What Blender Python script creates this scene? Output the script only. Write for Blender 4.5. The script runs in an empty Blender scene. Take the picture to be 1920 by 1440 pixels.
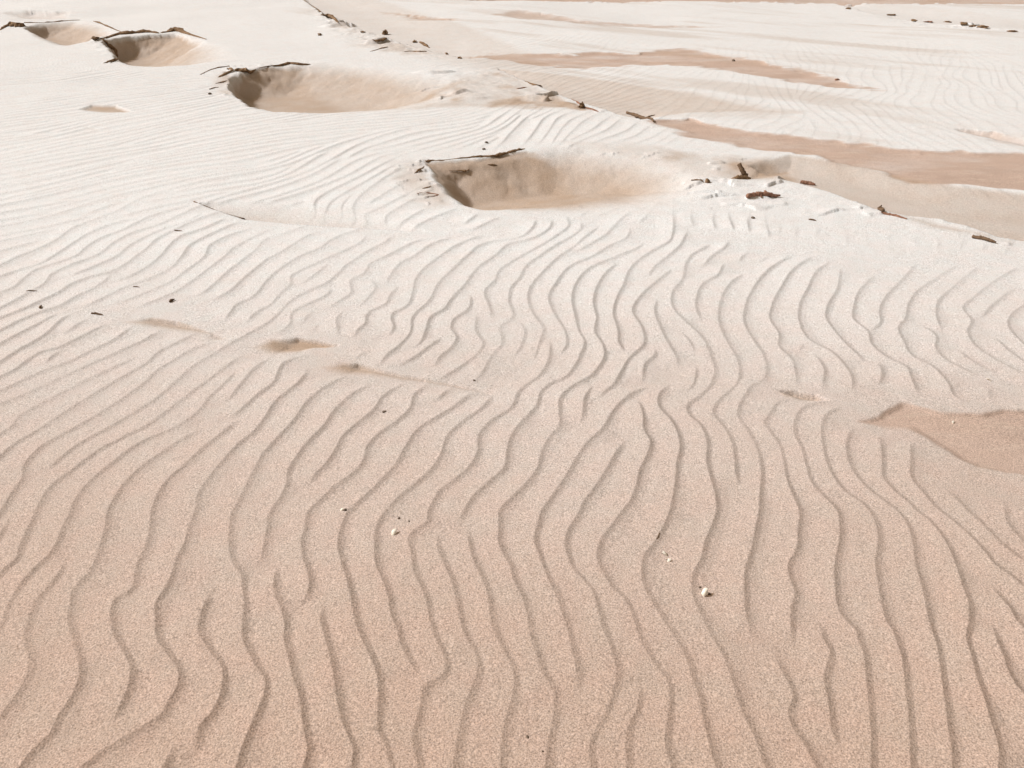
# Wind-rippled sand flat with scour hollows, crust ledges and small shells.
import bpy, math, random
import numpy as np

random.seed(7)
rng = np.random.default_rng(7)
scene = bpy.context.scene
col = scene.collection

# ------------------------------------------------------------------ camera
F, CU, CV, H0 = 1443.0, 960.0, 720.0, 1.5
PITCH = math.radians(31.1)
SP, CP = math.sin(PITCH), math.cos(PITCH)

def g_of(u, v):
    """survey point: position on the level sand sheet"""
    a = (np.asarray(u, float) - CU) / F
    b = (np.asarray(v, float) - CV) / F
    z = H0 / (SP + b * CP)
    return a * z, (CP - b * SP) * z

def p_of(x, y, z0=0.0):
    d = y * CP + (H0 - z0) * SP
    d = np.maximum(d, 0.15)
    return CU + F * x / d, CV + F * ((H0 - z0) * CP - y * SP) / d

cam_d = bpy.data.cameras.new('camera')
cam = bpy.data.objects.new('camera', cam_d)
col.objects.link(cam)
cam.location = (0, 0, H0)
cam.rotation_euler = (math.pi / 2 - PITCH, 0, 0)
cam_d.sensor_width = 36.0
cam_d.lens = F / 1920 * 36.0
cam_d.clip_start = 0.02
cam_d.clip_end = 8000
scene.camera = cam

# ------------------------------------------------------------------- noise
def _hash(ix, iy, s):
    n = (ix * 374761393 + iy * 668265263 + s * 974711) & 0xFFFFFFFF
    n = ((n ^ (n >> 13)) * 1274126177) & 0xFFFFFFFF
    n = n ^ (n >> 16)
    return (n & 0xFFFF) / 65535.0 * 2 - 1

def vnoise(x, y, s=0):
    xf, yf = np.floor(x), np.floor(y)
    ix, iy = xf.astype(np.int64), yf.astype(np.int64)
    fx, fy = x - xf, y - yf
    fx = fx * fx * fx * (fx * (fx * 6 - 15) + 10)
    fy = fy * fy * fy * (fy * (fy * 6 - 15) + 10)
    a = _hash(ix, iy, s); b = _hash(ix + 1, iy, s)
    c = _hash(ix, iy + 1, s); d = _hash(ix + 1, iy + 1, s)
    return (a + (b - a) * fx) + ((c + (d - c) * fx) - (a + (b - a) * fx)) * fy

def fbm(x, y, s=0, o=3, g=0.5):
    r, a, t = 0.0, 1.0, 0.0
    for k in range(o):
        r = r + a * vnoise(x, y, s + k * 17)
        t += a; a *= g; x = x * 2.03 + 5.1; y = y * 2.03 + 1.7
    return r / t

def sstep(a, b, x):
    t = np.clip((x - a) / (b - a), 0, 1)
    return t * t * (3 - 2 * t)

# ------------------------------------------------------------ ripple crests
LAM = 0.107
TRACES = '''0 1200
200,0 235,120 235,230 180,350 110,460 30,560 -40,640
570,0 610,130 610,300 540,460 450,590 390,720 270,830 170,960
890,0 950,100 1000,220 975,380 930,480 870,600 800,690
1200,0 1290,130 1360,240 1350,360 1280,480 1240,560 1170,615 1060,680 930,760 790,840 690,920 640,960
1330,760 1290,880 1250,960
1540,0 1600,100 1690,220 1690,350 1660,460 1590,580 1520,660 1500,760 1470,860
1840,0 1890,110 1950,220 2010,310 2000,420 1960,530 1910,650 1840,820 1800,960
480 1200
230,0 265,140 300,290 345,420 370,600 390,730 410,850 380,960
535,0 575,130 600,270 625,430 650,570 700,700 750,820 740,960
810,0 880,140 930,280 940,420 935,560 940,700 1000,820 1030,960
1090,0 1140,120 1200,220 1280,300
1365,0 1425,120 1440,240 1380,310 1290,360 1255,500 1215,640 1195,780 1220,880 1240,960
1595,0 1670,120 1680,220 1640,360 1580,520 1540,700 1515,850 1500,960
1830,0 1880,100 1930,190 1955,300 1945,420 1905,560 1870,720 1850,960
960 1200
160,0 200,120 250,260 330,400 335,500 320,640 285,800 270,960
445,0 480,130 500,250 510,350 540,440
730,0 775,130 800,240 780,380 740,510 690,620 620,730 600,820 610,960
980,0 1040,120 1110,220 1170,290 1200,440 1185,600 1165,760 1185,880 1210,960
1005,310 980,400 940,560 880,690 870,820 880,960
1245,0 1310,120 1360,260 1410,420 1450,600 1490,760 1520,880 1550,960
1525,0 1600,130 1660,290 1710,460 1770,600 1840,740 1890,880 1920,960
1440 1200
40,70 100,200 170,330 205,430 170,540 200,660 280,770 340,880 380,960
430,0 480,90 455,200 435,300 460,420 480,560 500,680 550,790 600,860
690,0 730,100 750,250 765,400 780,550 790,700 795,850 790,960
970,0 1010,100 1035,250 1050,400 1065,520 1080,700 1085,850 1090,960
1268,0 1295,120 1315,270 1335,420 1355,560 1370,680 1395,820 1400,960
1502,0 1540,130 1575,270 1630,430 1680,590 1720,720 1750,840 1745,960
1725,0 1780,130 1820,250 1880,350 1940,420
0 960
100,30 50,110 0,200
280,0 220,130 160,270 130,360 60,420 0,480
540,0 480,130 430,250 390,310 300,400 200,500 120,620 60,730 40,820 0,890
500,350 450,470 370,570 280,670 235,790 202,960
820,0 800,130 760,270 720,380 650,490 580,560 540,690 530,820 568,960
1150,0 1135,150 1100,270 1050,370 1025,480 1000,580 950,620 885,650 850,740 860,870 890,960
1475,0 1430,110 1400,230 1340,350 1300,480 1240,600 1185,690 1185,800 1198,960
1755,0 1735,120 1735,260 1750,350 1795,430 1830,490 1835,570 1850,680 1840,820 1840,960
1640,540 1560,680 1520,790 1510,900 1538,960
480 960
120,0 90,150 70,260 40,370 5,410
180,390 155,500 150,610 200,720 235,850 232,960
405,0 380,130 355,220 360,330 400,450 415,560 380,660 345,710
550,690 500,790 520,880 537,960
710,0 650,120 630,240 650,370 700,520 730,660 755,800 808,960
985,0 910,140 905,270 910,390 970,530 1010,650 1030,780 1080,900 1092,960
1305,0 1290,90 1200,150 1160,200 1180,320 1200,460 1260,580 1300,700 1320,820 1362,960
1370,180 1380,290 1430,410 1490,550 1520,690 1550,830 1597,960
1570,0 1535,90
1595,130 1620,290 1660,410 1720,530 1760,660 1770,780 1800,900 1830,960
1840,0 1835,120 1830,230 1870,330 1920,420
960 960
0,420 30,530 90,640 130,780 160,960
235,0 205,110 180,210 225,360 290,520 350,640 390,770 430,880 446,960
520,0 475,80 430,150 410,240 430,340 480,450 560,530 620,610 655,730 690,860 730,960
840,0 760,110 690,200 655,290 660,400 710,490 770,580 860,660 910,760 950,880 980,960
1195,0 1150,110 1080,240 1000,340 985,450 1000,560 1050,660 1120,770 1190,880 1243,960
1543,0 1510,110 1460,230 1430,360 1380,450 1360,560 1380,670 1430,780 1480,880 1525,960
1865,0 1840,120 1810,280 1760,450 1755,580 1760,720 1790,860 1840,950
1440 960
245,0 235,150 225,290 160,420 180,520 215,600 190,720 185,850 200,950 220,1010
530,0 550,110 545,230 520,350 510,460 520,570 530,700 590,810 670,890 690,960
390,800 410,890 430,960
775,0 830,130 835,260 820,400 840,540 865,690 900,820 960,920 972,960
985,0 1060,110 1100,250 1120,400 1160,540 1190,660 1215,800 1250,920 1266,960
1130,0 1210,60 1310,180 1380,300 1430,430 1470,560 1520,700 1520,820 1502,960
1305,0 1420,90 1540,200 1640,310 1720,410 1810,470 1920,560
1513,0 1630,110 1740,220 1830,300 1920,370
1793,0 1795,60 1850,150 1920,220
1680,530 1740,630 1830,740 1890,840 1920,870
1700,830 1725,960
0 720
130,0 70,30 0,60
365,0 200,80 0,160
600,0 420,95 260,180 150,250 90,330 0,385
835,0 660,110 480,220 300,345 130,445 40,520 0,560
1080,0 930,110 800,195 640,290 480,380 320,470 240,550 190,620 180,710 120,790 60,890 20,960
1305,0 1180,110 1000,225 840,320 680,405 560,480 430,590 340,670
1530,0 1370,120 1230,225 1080,330 930,405 780,480 650,570 520,670 420,740 340,840 280,960
1690,0 1570,110 1500,200 1400,280 1280,350 1130,410 1000,480 870,580 740,680 640,780 560,900 540,960
1560,330 1440,380 1290,470 1180,545 1050,640 940,750 870,860 820,960
1920,100 1810,200 1720,265
1840,0 1700,150
1790,270 1660,380 1520,490 1390,610 1270,720 1190,840 1150,960
1920,355 1800,450 1690,570 1580,700 1500,820 1473,960
1920,640 1850,780 1790,900 1757,960
480 720
130,0 0,100
320,0 150,140 80,250 0,355
570,0 400,130 290,280 170,410 70,520 0,640
870,0 720,90 600,200 510,330 400,440 310,560 250,660 235,760 190,860 120,960
1110,0 960,100 890,200 760,310 660,400 600,510 530,610 430,720 415,780
1300,0 1200,80 1160,190 1060,290 920,390 850,470 800,610 720,690 580,790 490,880 405,960
1640,50 1500,170 1370,250 1220,350 1130,480 1050,620 980,700 880,800 760,910 710,960
1470,20 1340,150
1790,80 1680,200 1540,300 1440,400 1400,520 1330,640 1200,760 1100,840 1020,920 985,960
1920,180 1760,290 1680,390 1670,520 1600,640 1480,740 1390,810 1330,910 1305,960
1920,400 1890,520 1870,640 1760,740 1640,850 1590,930 1570,960
1920,870 1840,960
960 720
300,0 230,60 190,170 80,290 0,400
130,0 60,60 0,180
500,0 370,110 360,210 365,310 280,420 230,520 200,640 130,740 0,870
630,0 550,120 540,220 525,290
770,10 690,80 665,120
1060,20 930,70 840,130 760,220 690,340 570,450 500,550 420,690 340,810 270,910 235,960
855,430 780,540 700,680 620,800 540,910 520,960
950,110 990,240 1000,360 1045,440 1020,550 970,650 940,780 890,900 840,960
1200,0 1110,90 1110,180 1190,270 1250,380 1270,470 1245,600 1235,740 1215,860 1193,960
1370,0 1305,90
1500,0 1400,110 1320,170 1330,230 1430,330 1470,440 1470,600 1500,720 1540,860 1543,960
1695,0 1560,130 1515,220 1590,320 1650,420 1680,560 1690,690 1730,780
1830,0 1750,100 1700,240 1790,380 1850,500 1880,660 1870,820 1863,960
1440 720
240,105 110,130 20,230 -20,300 20,360 90,460 130,600 150,720 200,850 243,960
480,120 260,190 210,280 205,380 260,490 295,620 340,750 440,860 530,960
570,165 450,230 410,330 420,460 450,590 500,700 590,810 720,900 773,960
640,330 600,430 610,570 660,680 750,780 850,860 960,940 985,960
840,380 860,500 865,620 870,700 960,810 1060,890 1130,960
1080,420 1080,580 1090,720 1170,820 1250,910 1305,960
1300,760 1400,850 1513,960
1770,860 1793,960
1100,0 1140,80
1360,0 1400,80 1490,140
1660,20 1670,110
0 480
170,0 0,85
420,0 300,70 150,115 0,165
590,0 460,50 280,110 180,180 110,240 0,285
730,0 550,70 400,140 330,220 240,270 100,350 0,400
890,0 700,90 500,170
1030,0 940,70 830,125 680,165 560,210 430,290 300,350 170,410 0,475
840,135 780,200 700,250 560,320 460,380 320,425 160,490 0,570
1210,0 1080,100 910,190
1370,0 1270,100 1130,170 1000,215 860,280 740,340 620,395
460,420 310,510 150,590 0,670
1540,0 1400,110 1290,190 1140,260 1000,320 880,370
1690,0 1560,100 1430,200 1300,280 1140,350 1010,400
1860,0 1720,110 1600,220 1520,280 1450,305
1920,95 1820,180 1720,270 1580,345
550,430 450,500 370,580 280,640 140,720 0,810
680,465 560,540 490,590
830,500 700,570 560,640 460,690 300,740 200,800 120,860 0,920
1000,530 850,640 700,710 520,800 350,860 220,920 130,960
490,690 360,800 335,840
1230,550 1080,640 900,720 720,800 540,880 365,960
1060,750 880,830 600,960
1480,570 1360,640 1200,720 1100,810 960,890 835,960
1640,640 1450,700 1330,770 1200,850 1080,960
1760,650 1600,740 1450,830 1340,930 1305,960
1850,730 1700,830 1560,940 1530,960
1790,850 1690,960
1920,820 1860,900 1840,960
1920,290 1880,320 1780,345
1790,380 1730,430 1680,490
1920,430 1840,510
480 480
130,0 0,95
340,0 180,100 90,180 0,290
540,15 400,80 270,150 260,210 170,300 130,350 0,430
540,60 430,150 355,205
780,0 690,60 620,130 520,210 400,260 250,350 170,440 80,510 -80,600 -200,660
570,235 540,290 420,350 280,420 260,510 165,590
980,0 870,50 810,130 720,180 715,280 600,360 555,395
860,170 900,240 860,300 775,385
1190,0 1080,60 1010,150 975,215
1080,220 1010,300 990,350 840,440 820,520 770,560 735,615
1390,0 1250,110 1200,180 1180,280 1110,400 1040,430 1020,480 1040,540 1000,610
1590,0 1460,120 1370,210 1310,330 1180,470 1160,590 1080,680 980,760 935,830
1800,0 1660,100 1570,220 1460,340 1420,400 1320,460 1280,560 1220,680 1165,720
1920,50 1830,110 1800,180 1720,270 1750,370 1785,480
1620,285 1590,410 1490,480 1470,550 1510,620 1480,680 1390,760 1345,830
1660,440 1660,580 1710,660 1690,710 1560,820 1360,945
1920,240 1900,340 1930,450
1925,480 1840,530 1850,660 1780,740 1700,880 1640,960
430,405 330,525
480,505 425,570
670,405 620,460 630,600
850,705 735,785
1430,600 1310,680 1190,770 1060,835
400,740 230,800 130,960
400,850 320,960
690,900 570,960
140,750 0,840 -130,960
960 480
220,0 100,90 60,170 0,240
370,0 240,120 130,270 130,360 180,460 240,540 240,630
620,0 430,90 340,200 280,310 330,450 400,560 415,670 365,750
810,0 580,100 490,200 455,330 480,460 510,570 550,650 520,740 470,840 400,920 300,960
800,50 700,140 640,240 615,350 640,470 625,570 690,680 700,750 640,860 580,920 500,960
1000,0 890,100 840,220 790,320 765,440 785,510 800,560 810,660 880,750
1180,0 1060,100 1025,170
1220,90 1080,200 980,290 910,420 980,540 995,660 890,770 800,920 770,970
1350,0 1310,60 1280,180 1210,270 1220,400 1330,510 1440,620 1500,760 1530,860 1500,960
1100,320 1075,400 1110,520 1180,660 1240,760 1260,830
1080,680 1080,740 1010,810 985,940
1260,550 1350,660 1385,740
1390,810 1370,960
1590,60 1540,150 1450,200 1390,310 1390,410 1435,490
1510,0 1425,90
1740,130 1630,220 1570,340 1560,500 1620,640 1700,790 1695,960
1920,115 1830,220 1760,360 1745,490 1810,620 1890,740 1915,850 1890,930 1830,960
60,490 100,560 80,660 15,770
290,630 290,740 260,830 180,930 130,960
200,630 165,800
50,815 0,870
80,890 0,955
340,870 250,970
1440 480
180,0 0,115
350,0 180,120 120,210 40,360 20,470 90,590 90,680 180,770 210,870 230,970
480,40 370,120 300,250 240,380 240,490 320,630 480,720 580,820 630,900 640,1020
550,90 520,260 450,380 440,460 510,570 600,670 740,795
810,140 680,280 650,380 650,480 750,560 790,670 900,760 1040,830 1080,910 1100,960
1120,50 1000,190 880,320 840,420 850,500 785,560
1430,60 1280,160 1120,270 1050,390 1040,460 985,540 1030,650 1080,740 1240,830 1360,960
1580,80 1420,210 1270,370 1285,500 1315,560
1880,85 1700,190 1560,300 1470,400 1530,480 1505,570 1560,670 1720,780 1920,880
1870,230 1720,340 1605,460
1920,370 1830,440 1810,530 1880,620 1920,660
1140,505 1260,590 1270,700 1330,770 1480,850 1610,905
1420,695 1560,800 1690,865
1700,605 1800,700 1920,790
355,730 430,860 420,960 430,1010
840,790 860,900 835,975
305,640 235,705
0 360
1000,80 900,135 700,215 560,270 420,370 300,430 170,480
1170,170 1050,200 860,240 700,300 560,385 420,480
1290,140 1150,180 1000,250 900,300 800,335 640,430 590,480
1450,130 1290,205 1180,255 1000,310 860,385 730,480
1500,180 1400,230 1240,280 1090,345 960,420 890,480
1620,160 1480,210 1310,290 1190,350 1100,430 1030,480
1710,190 1520,280 1370,330 1270,410 1210,480
1810,215 1690,270 1540,340 1430,400 1370,480
1900,265 1740,320 1580,400 1540,480
1920,330 1840,370 1740,430 1690,480
1920,430 1860,480
480 380
160,190 110,200 0,250
370,185 260,210 80,270 0,350
480,210 400,240 300,300 150,390 130,400
750,215 660,235 580,270 480,340 340,400
840,235 780,300 680,350 540,415
1015,250 980,290 880,340 780,400
1320,265 1200,295 1080,350 980,400
1480,260 1330,310 1190,400
1700,250 1620,280 1500,330 1390,400
1920,285 1840,290 1700,320 1590,400
1920,310 1800,400
440,10 420,100 310,140
545,20 510,90 500,130 400,150
645,30 610,130 540,160
730,50 740,130 690,170
900,50 820,90 830,140 780,180
1070,40 980,100 970,160
1250,60 1130,130 1050,190
1480,60 1280,140 1150,215
1680,80 1555,175
1850,105 1600,225
960 380
300,130 290,190 230,240 100,290 0,310
180,130 160,190 20,280
420,130 430,170 330,260 0,450
520,150 520,200 450,260 340,320 220,400
660,180 530,280 490,320 370,400
780,170 700,250 600,310 490,370
890,200 860,270 750,320 620,400
1000,300 950,340 810,400
1210,230 1190,290 1050,370 1000,400
1310,240 1260,330 1180,400
1490,310 1450,340 1350,400
1630,290 1600,340 1510,400
1800,365 1730,410 1710,450
1920,400 1860,450
'''

def load_traces():
    out, ox, oy = [], 0, 0
    for ln in TRACES.strip().splitlines():
        if ',' not in ln:
            ox, oy = [float(q) for q in ln.split()]
            continue
        p = [tuple(float(c) for c in q.split(',')) for q in ln.split()]
        p = [(ox + a / 4, oy + b / 4) for a, b in p]
        p.sort(key=lambda q: q[1])
        out.append(p)
    # chain pieces end to start
    joined = True
    while joined:
        joined = False
        out.sort(key=lambda p: p[0][1])
        for i, a in enumerate(out):
            best, bj = 13.0, None
            for j, b in enumerate(out):
                if i == j: continue
                dv = b[0][1] - a[-1][1]
                if -5 < dv < 9:
                    d = math.hypot(b[0][0] - a[-1][0], dv)
                    if d < best: best, bj = d, j
            if bj is not None:
                b = out[bj]
                out[i] = a[:-1] + [((a[-1][0] + b[0][0]) / 2, (a[-1][1] + b[0][1]) / 2)] + b[1:]
                del out[bj]
                joined = True
                break
    return out

def resample(p):
    """smooth a crest: returns x, y arrays, y increasing"""
    x, y = g_of([q[0] for q in p], [q[1] for q in p])
    o = np.argsort(y); x, y = x[o], y[o]
    keep = [0]
    for i in range(1, len(y)):
        if y[i] - y[keep[-1]] > 0.004: keep.append(i)
    x, y = x[keep], y[keep]
    if len(y) < 2: return None
    s = np.concatenate([[0], np.cumsum(np.hypot(np.diff(x), np.diff(y)))])
    n = max(6, int(s[-1] / 0.008))
    t = np.linspace(0, s[-1], n)
    # Catmull-Rom through the survey points
    mx, my = np.gradient(x, s), np.gradient(y, s)
    k = np.clip(np.searchsorted(s, t, side='right') - 1, 0, len(s) - 2)
    h = s[k + 1] - s[k]; q = (t - s[k]) / h
    h00 = 2*q**3 - 3*q**2 + 1; h10 = q**3 - 2*q**2 + q
    h01 = -2*q**3 + 3*q**2; h11 = q**3 - q**2
    X = h00*x[k] + h10*h*mx[k] + h01*x[k+1] + h11*h*mx[k+1]
    Y = h00*y[k] + h10*h*my[k] + h01*y[k+1] + h11*h*my[k+1]
    Y = np.maximum.accumulate(Y + np.arange(n) * 1e-6)
    return X, Y

class Hash2:
    def __init__(s, c): s.c = c; s.d = {}
    def add(s, x, y, i): s.d.setdefault((int(x // s.c), int(y // s.c)), []).append((x, y, i))
    def near(s, x, y, r, skip=-1):
        cx, cy = int(x // s.c), int(y // s.c)
        for a in (cx - 1, cx, cx + 1):
            for b in (cy - 1, cy, cy + 1):
                for (px, py, i) in s.d.get((a, b), ()):
                    if i != skip and (px - x) ** 2 + (py - y) ** 2 < r * r: return True
        return False

GN = 420
_gx = np.linspace(-16, 16, GN); _gy = np.linspace(-2, 20, GN)
_GX, _GY = np.meshgrid(_gx, _gy)
_base = 54 + 24 * sstep(-1.0 + 1.4 * sstep(3.5, 5.5, _GY), 2.5 + 1.5 * sstep(3.5, 5.5, _GY), _GX) + 44 * sstep(1.6, 0.4, _GY) \
        - 8 * sstep(5, 9, _GY) * sstep(1, -1, _GX)
GUIDE = np.radians(_base + 30 * fbm(_GX * 0.9, _GY * 0.75, 3, 2) + 16 * vnoise(_GX * 3.1, _GY * 2.4, 9))

def guide(x, y):
    i = min(max(int((x + 16) / 32 * (GN - 1)), 0), GN - 1)
    j = min(max(int((y + 2) / 22 * (GN - 1)), 0), GN - 1)
    return GUIDE[j, i]

TB_U = [-400, 0, 100, 200, 290, 400, 480, 960, 1240, 1440, 1920, 2400]
TB_V = [560, 478, 450, 412, 398, 392, 382, 388, 425, 440, 480, 500]

def in_traced(x, y):
    d = y * CP + H0 * SP
    if d < 0.2: return False
    u, v = p_of(x, y)
    return 3 < u < 1917 and v < 1437 and v > np.interp(u, TB_U, TB_V)

YMAX = 15.5
def in_domain(x, y):
    if y < -0.35 or y > YMAX: return False
    z = max(y * CP + H0 * SP, 0.9)
    return abs(x) < 0.70 * z + 0.9

def build_crests():
    lines = []
    hs = Hash2(LAM)
    def put(X, Y):
        i = len(lines); lines.append([X, Y])
        st = max(1, int(0.02 / max(1e-4, math.hypot(X[-1] - X[0], Y[-1] - Y[0]) / len(X))))
        for a, b in zip(X[::st], Y[::st]): hs.add(a, b, i)
        hs.add(X[-1], Y[-1], i)
        return i
    raw = load_traces()
    for p in raw:
        r = resample(p)
        if r is None: continue
        put(*r)
    n_tr = len(lines)
    STEP = 0.024
    def march(x, y, ang, sgn, me, stop, mix=0.1, free=2):
        P = []
        dx, dy = math.cos(ang) * sgn, math.sin(ang) * sgn
        for k in range(900):
            g = guide(x, y)
            gx, gy = math.cos(g) * sgn, math.sin(g) * sgn
            dx, dy = dx + (gx - dx) * mix, dy + (gy - dy) * mix
            if sgn * dy < 0.12: dy = 0.12 * sgn
            n = math.hypot(dx, dy); dx /= n; dy /= n
            x += dx * STEP; y += dy * STEP
            if not in_domain(x, y): break
            if k > free and in_traced(x, y): break
            if k > free and hs.near(x, y, stop, me): break
            P.append((x, y))
        return P
    # run crests on past the edge of the survey
    for i in range(n_tr):
        X, Y = lines[i]
        for end in (0, 1):
            e = 0 if end == 0 else -1
            u, v = p_of(X[e], Y[e])
            out = u < 10 or u > 1910 or v > 1425 or v < np.interp(u, TB_U, TB_V) + 12
            if not out: continue
            m = min(6, len(X) - 1)
            j = m if end == 0 else -1 - m
            sg = -1 if end == 0 else 1
            a = math.atan2((Y[e] - Y[j]) * sg, (X[e] - X[j]) * sg)
            P = march(X[e], Y[e], a, sg, i, LAM * 0.5)
            if len(P) > 2:
                Q = np.array(P)
                if end == 0:
                    lines[i] = [np.concatenate([Q[::-1, 0], lines[i][0]]), np.concatenate([Q[::-1, 1], lines[i][1]])]
                else:
                    lines[i] = [np.concatenate([lines[i][0], Q[:, 0]]), np.concatenate([lines[i][1], Q[:, 1]])]
                for a_, b_ in P: hs.add(a_, b_, i)
    # fill the rest with evenly spaced crests
    k = 0
    while k < len(lines) and len(lines) < 1500:
        X, Y = lines[k]
        L = len(X)
        st = 14 if k < n_tr else 5
        for s in range(0, L, st):
            s2 = min(s + 1, L - 1); s1 = max(s2 - 1, 0)
            tx, ty = X[s2] - X[s1], Y[s2] - Y[s1]
            n = math.hypot(tx, ty) or 1
            for sd in (1, -1):
                sp = LAM * random.uniform(0.93, 1.08)
                x, y = X[s] + sd * sp * ty / n, Y[s] - sd * sp * tx / n
                if not in_domain(x, y) or in_traced(x, y): continue
                if hs.near(x, y, LAM * 0.86): continue
                a = guide(x, y)
                i = len(lines)
                A = march(x, y, a, 1, i, LAM * 0.52, 0.25)
                B = march(x, y, a, -1, i, LAM * 0.52, 0.25)
                P = B[::-1] + [(x, y)] + A
                if len(P) < 5: continue
                Q = np.array(P)
                put(Q[:, 0], Q[:, 1])
        k += 1
    return lines, n_tr

# ------------------------------------------------------------- ground lattice
def make_rows():
    ys = [-40, -15, -6, -3, -1.5, -0.8, -0.5]
    y = -0.3
    while y < 0.80:
        ys.append(y); y += 0.012
    while y < 17.5:
        ys.append(y)
        z = y * CP + H0 * SP
        d = 1.55 / (F * H0 / (z * z))
        lim = 0.020 if y < 9.5 else (0.034 if y < 15 else 0.08)
        y += min(d, lim)
    d = 0.1
    while y < 5000:
        ys.append(y); d *= 1.16; y += d
    return np.array(ys)

ROW = make_rows()
_t0 = 0.690
_in = np.linspace(-_t0, _t0, 1250)
_ex = _t0 + np.cumsum(0.0013 * 1.05 ** np.arange(1, 112))
COLT = np.concatenate([-_ex[::-1], _in, _ex])
NR, NC = len(ROW), len(COLT)
ZP = np.maximum(ROW * CP + H0 * SP, 0.95)
GXX = ZP[:, None] * COLT[None, :]
GYY = np.repeat(ROW[:, None], NC, 1)
UU, VV = p_of(GXX, GYY)
BEH = (GYY * CP + H0 * SP) < 0.3
VV = np.where(BEH, 4000, VV)

def edge_t(px, py, X, Y, W, metric=None):
    """inside mask and distance to the outline divided by the local rim width"""
    n = len(X)
    ins = np.zeros(px.shape, bool)
    t = np.full(px.shape, 1e9)
    for i in range(n):
        j = (i + 1) % n
        ax, ay, bx, by = X[i], Y[i], X[j], Y[j]
        if ay != by:
            c = ((ay > py) != (by > py)) & (px < (bx - ax) * (py - ay) / (by - ay) + ax)
            ins ^= c
        dx, dy = bx - ax, by - ay
        q = np.clip(((px - ax) * dx + (py - ay) * dy) / (dx * dx + dy * dy + 1e-12), 0, 1)
        d = np.hypot(px - ax - q * dx, py - ay - q * dy)
        t = np.minimum(t, d / (W[i] + (W[j] - W[i]) * q))
    return ins, t

def region(poly, pad=0.0, rag=0.0, seed=0, oc=4):
    """bbox slice, inside, t for a polygon of (u, v, rim width)"""
    P = np.array(poly, float)
    X, Y = g_of(P[:, 0], P[:, 1])
    r0 = np.searchsorted(ROW, Y.min() - pad - rag); r1 = np.searchsorted(ROW, Y.max() + pad + rag)
    tx = np.concatenate([(X.min() - pad - rag) / ZP[[r0, min(r1, NR - 1)]], (X.max() + pad + rag) / ZP[[r0, min(r1, NR - 1)]]])
    c0 = np.searchsorted(COLT, tx.min()); c1 = np.searchsorted(COLT, tx.max())
    sl = (slice(r0, r1), slice(c0, c1))
    px, py = GXX[sl], GYY[sl]
    if rag:
        px = px + rag * fbm(px * 5, py * 5, seed + 40, oc, 0.55)
        py = py + rag * 1.3 * fbm(px * 5, py * 5, seed + 80, oc, 0.55)
    ins, t = edge_t(px, py, X, Y, P[:, 2])
    return sl, ins, t

# ------------------------------------------------------------------ relief
HGT = np.zeros((NR, NC)); CALM = np.ones((NR, NC)); DAMP = np.zeros((NR, NC)); MOIST_SHADE = np.zeros((NR, NC)); ROUGH = np.zeros((NR, NC))  # one brown mask holds moist sand plus shade painted into hollows and scours

def carve(poly, depth, rag=0.0, damp_shade=0.0, calm=1.0, seed=0, power=1.0, moist_shade=0.0, oc=4, mr=0.25):
    sl, ins, t = region(poly, 0.05, rag, seed, oc)
    s = np.where(ins, sstep(0, 1, t) ** power, 0)
    HGT[sl] -= depth * s
    c = np.where(ins, sstep(0, 0.6, t), 0)
    CALM[sl] *= 1 - calm * c
    if moist_shade:
        MOIST_SHADE[sl] = np.maximum(MOIST_SHADE[sl], moist_shade * np.where(ins, sstep(0.0, mr, t), 0))
    if damp_shade:
        x, y = GXX[sl], GYY[sl]
        pt = 0.97 + 0.40 * fbm(x * 1.6, y * 4.0, seed + 3, 4, 0.6)
        DAMP[sl] = np.maximum(DAMP[sl], np.clip(damp_shade * pt, 0, 1) * np.where(ins, sstep(0.0, 0.55, t + 0.25 * fbm(x * 7, y * 12, seed + 4, 3)), 0))

def calm(poly, k=1.0, rag=0.05, seed=0):
    sl, ins, t = region(poly, 0.05, rag, seed)
    CALM[sl] *= 1 - k * np.where(ins, sstep(0, 1, t), 0)

def damp_shade(poly, k, rag=0.05, seed=0, patch=0):  # browns a patch: damp sand on the banks, painted shade in hollows and ledges
    sl, ins, t = region(poly, 0.05, rag, seed)
    if patch: k = k * (0.3 + 0.7 * sstep(-0.35, 0.25, fbm(GXX[sl] * patch, GYY[sl] * patch * 0.6, seed, 4, 0.6)))
    MOIST_SHADE[sl] = np.maximum(MOIST_SHADE[sl], k * np.where(ins, sstep(0, 1, t), 0))

def crust(poly, amp, lam, seed=0, dens=0.2, rag=0.05):
    """patchy broken crust: short steps dropping toward the viewer and lee"""
    sl, ins, t = region(poly, 0.05, rag, seed)
    x, y = GXX[sl], GYY[sl]
    m = np.where(ins, sstep(0, 1, t), 0)
    p = (0.35 * x - 0.94 * y) / lam + 2.4 * fbm(x * 1.0 / (lam * 7), y * 2.4 / (lam * 7), seed, 4, 0.6)
    f = p - np.floor(p)
    saw = np.where(f < 0.90, (f / 0.90) ** 1.8, 1 - sstep(0.90, 0.96, f))
    br = sstep(0.10 - dens, 0.26 - dens, fbm(x * 0.45 / lam, y * 0.8 / lam, seed + 5, 3))
    amp = amp * 0.85
    HGT[sl] += amp * m * saw * br + 0.2 * amp * m * fbm(x * 9, y * 9, seed + 9, 3)
    CALM[sl] *= 1 - 0.85 * m
    ROUGH[sl] = np.maximum(ROUGH[sl], m)

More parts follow.
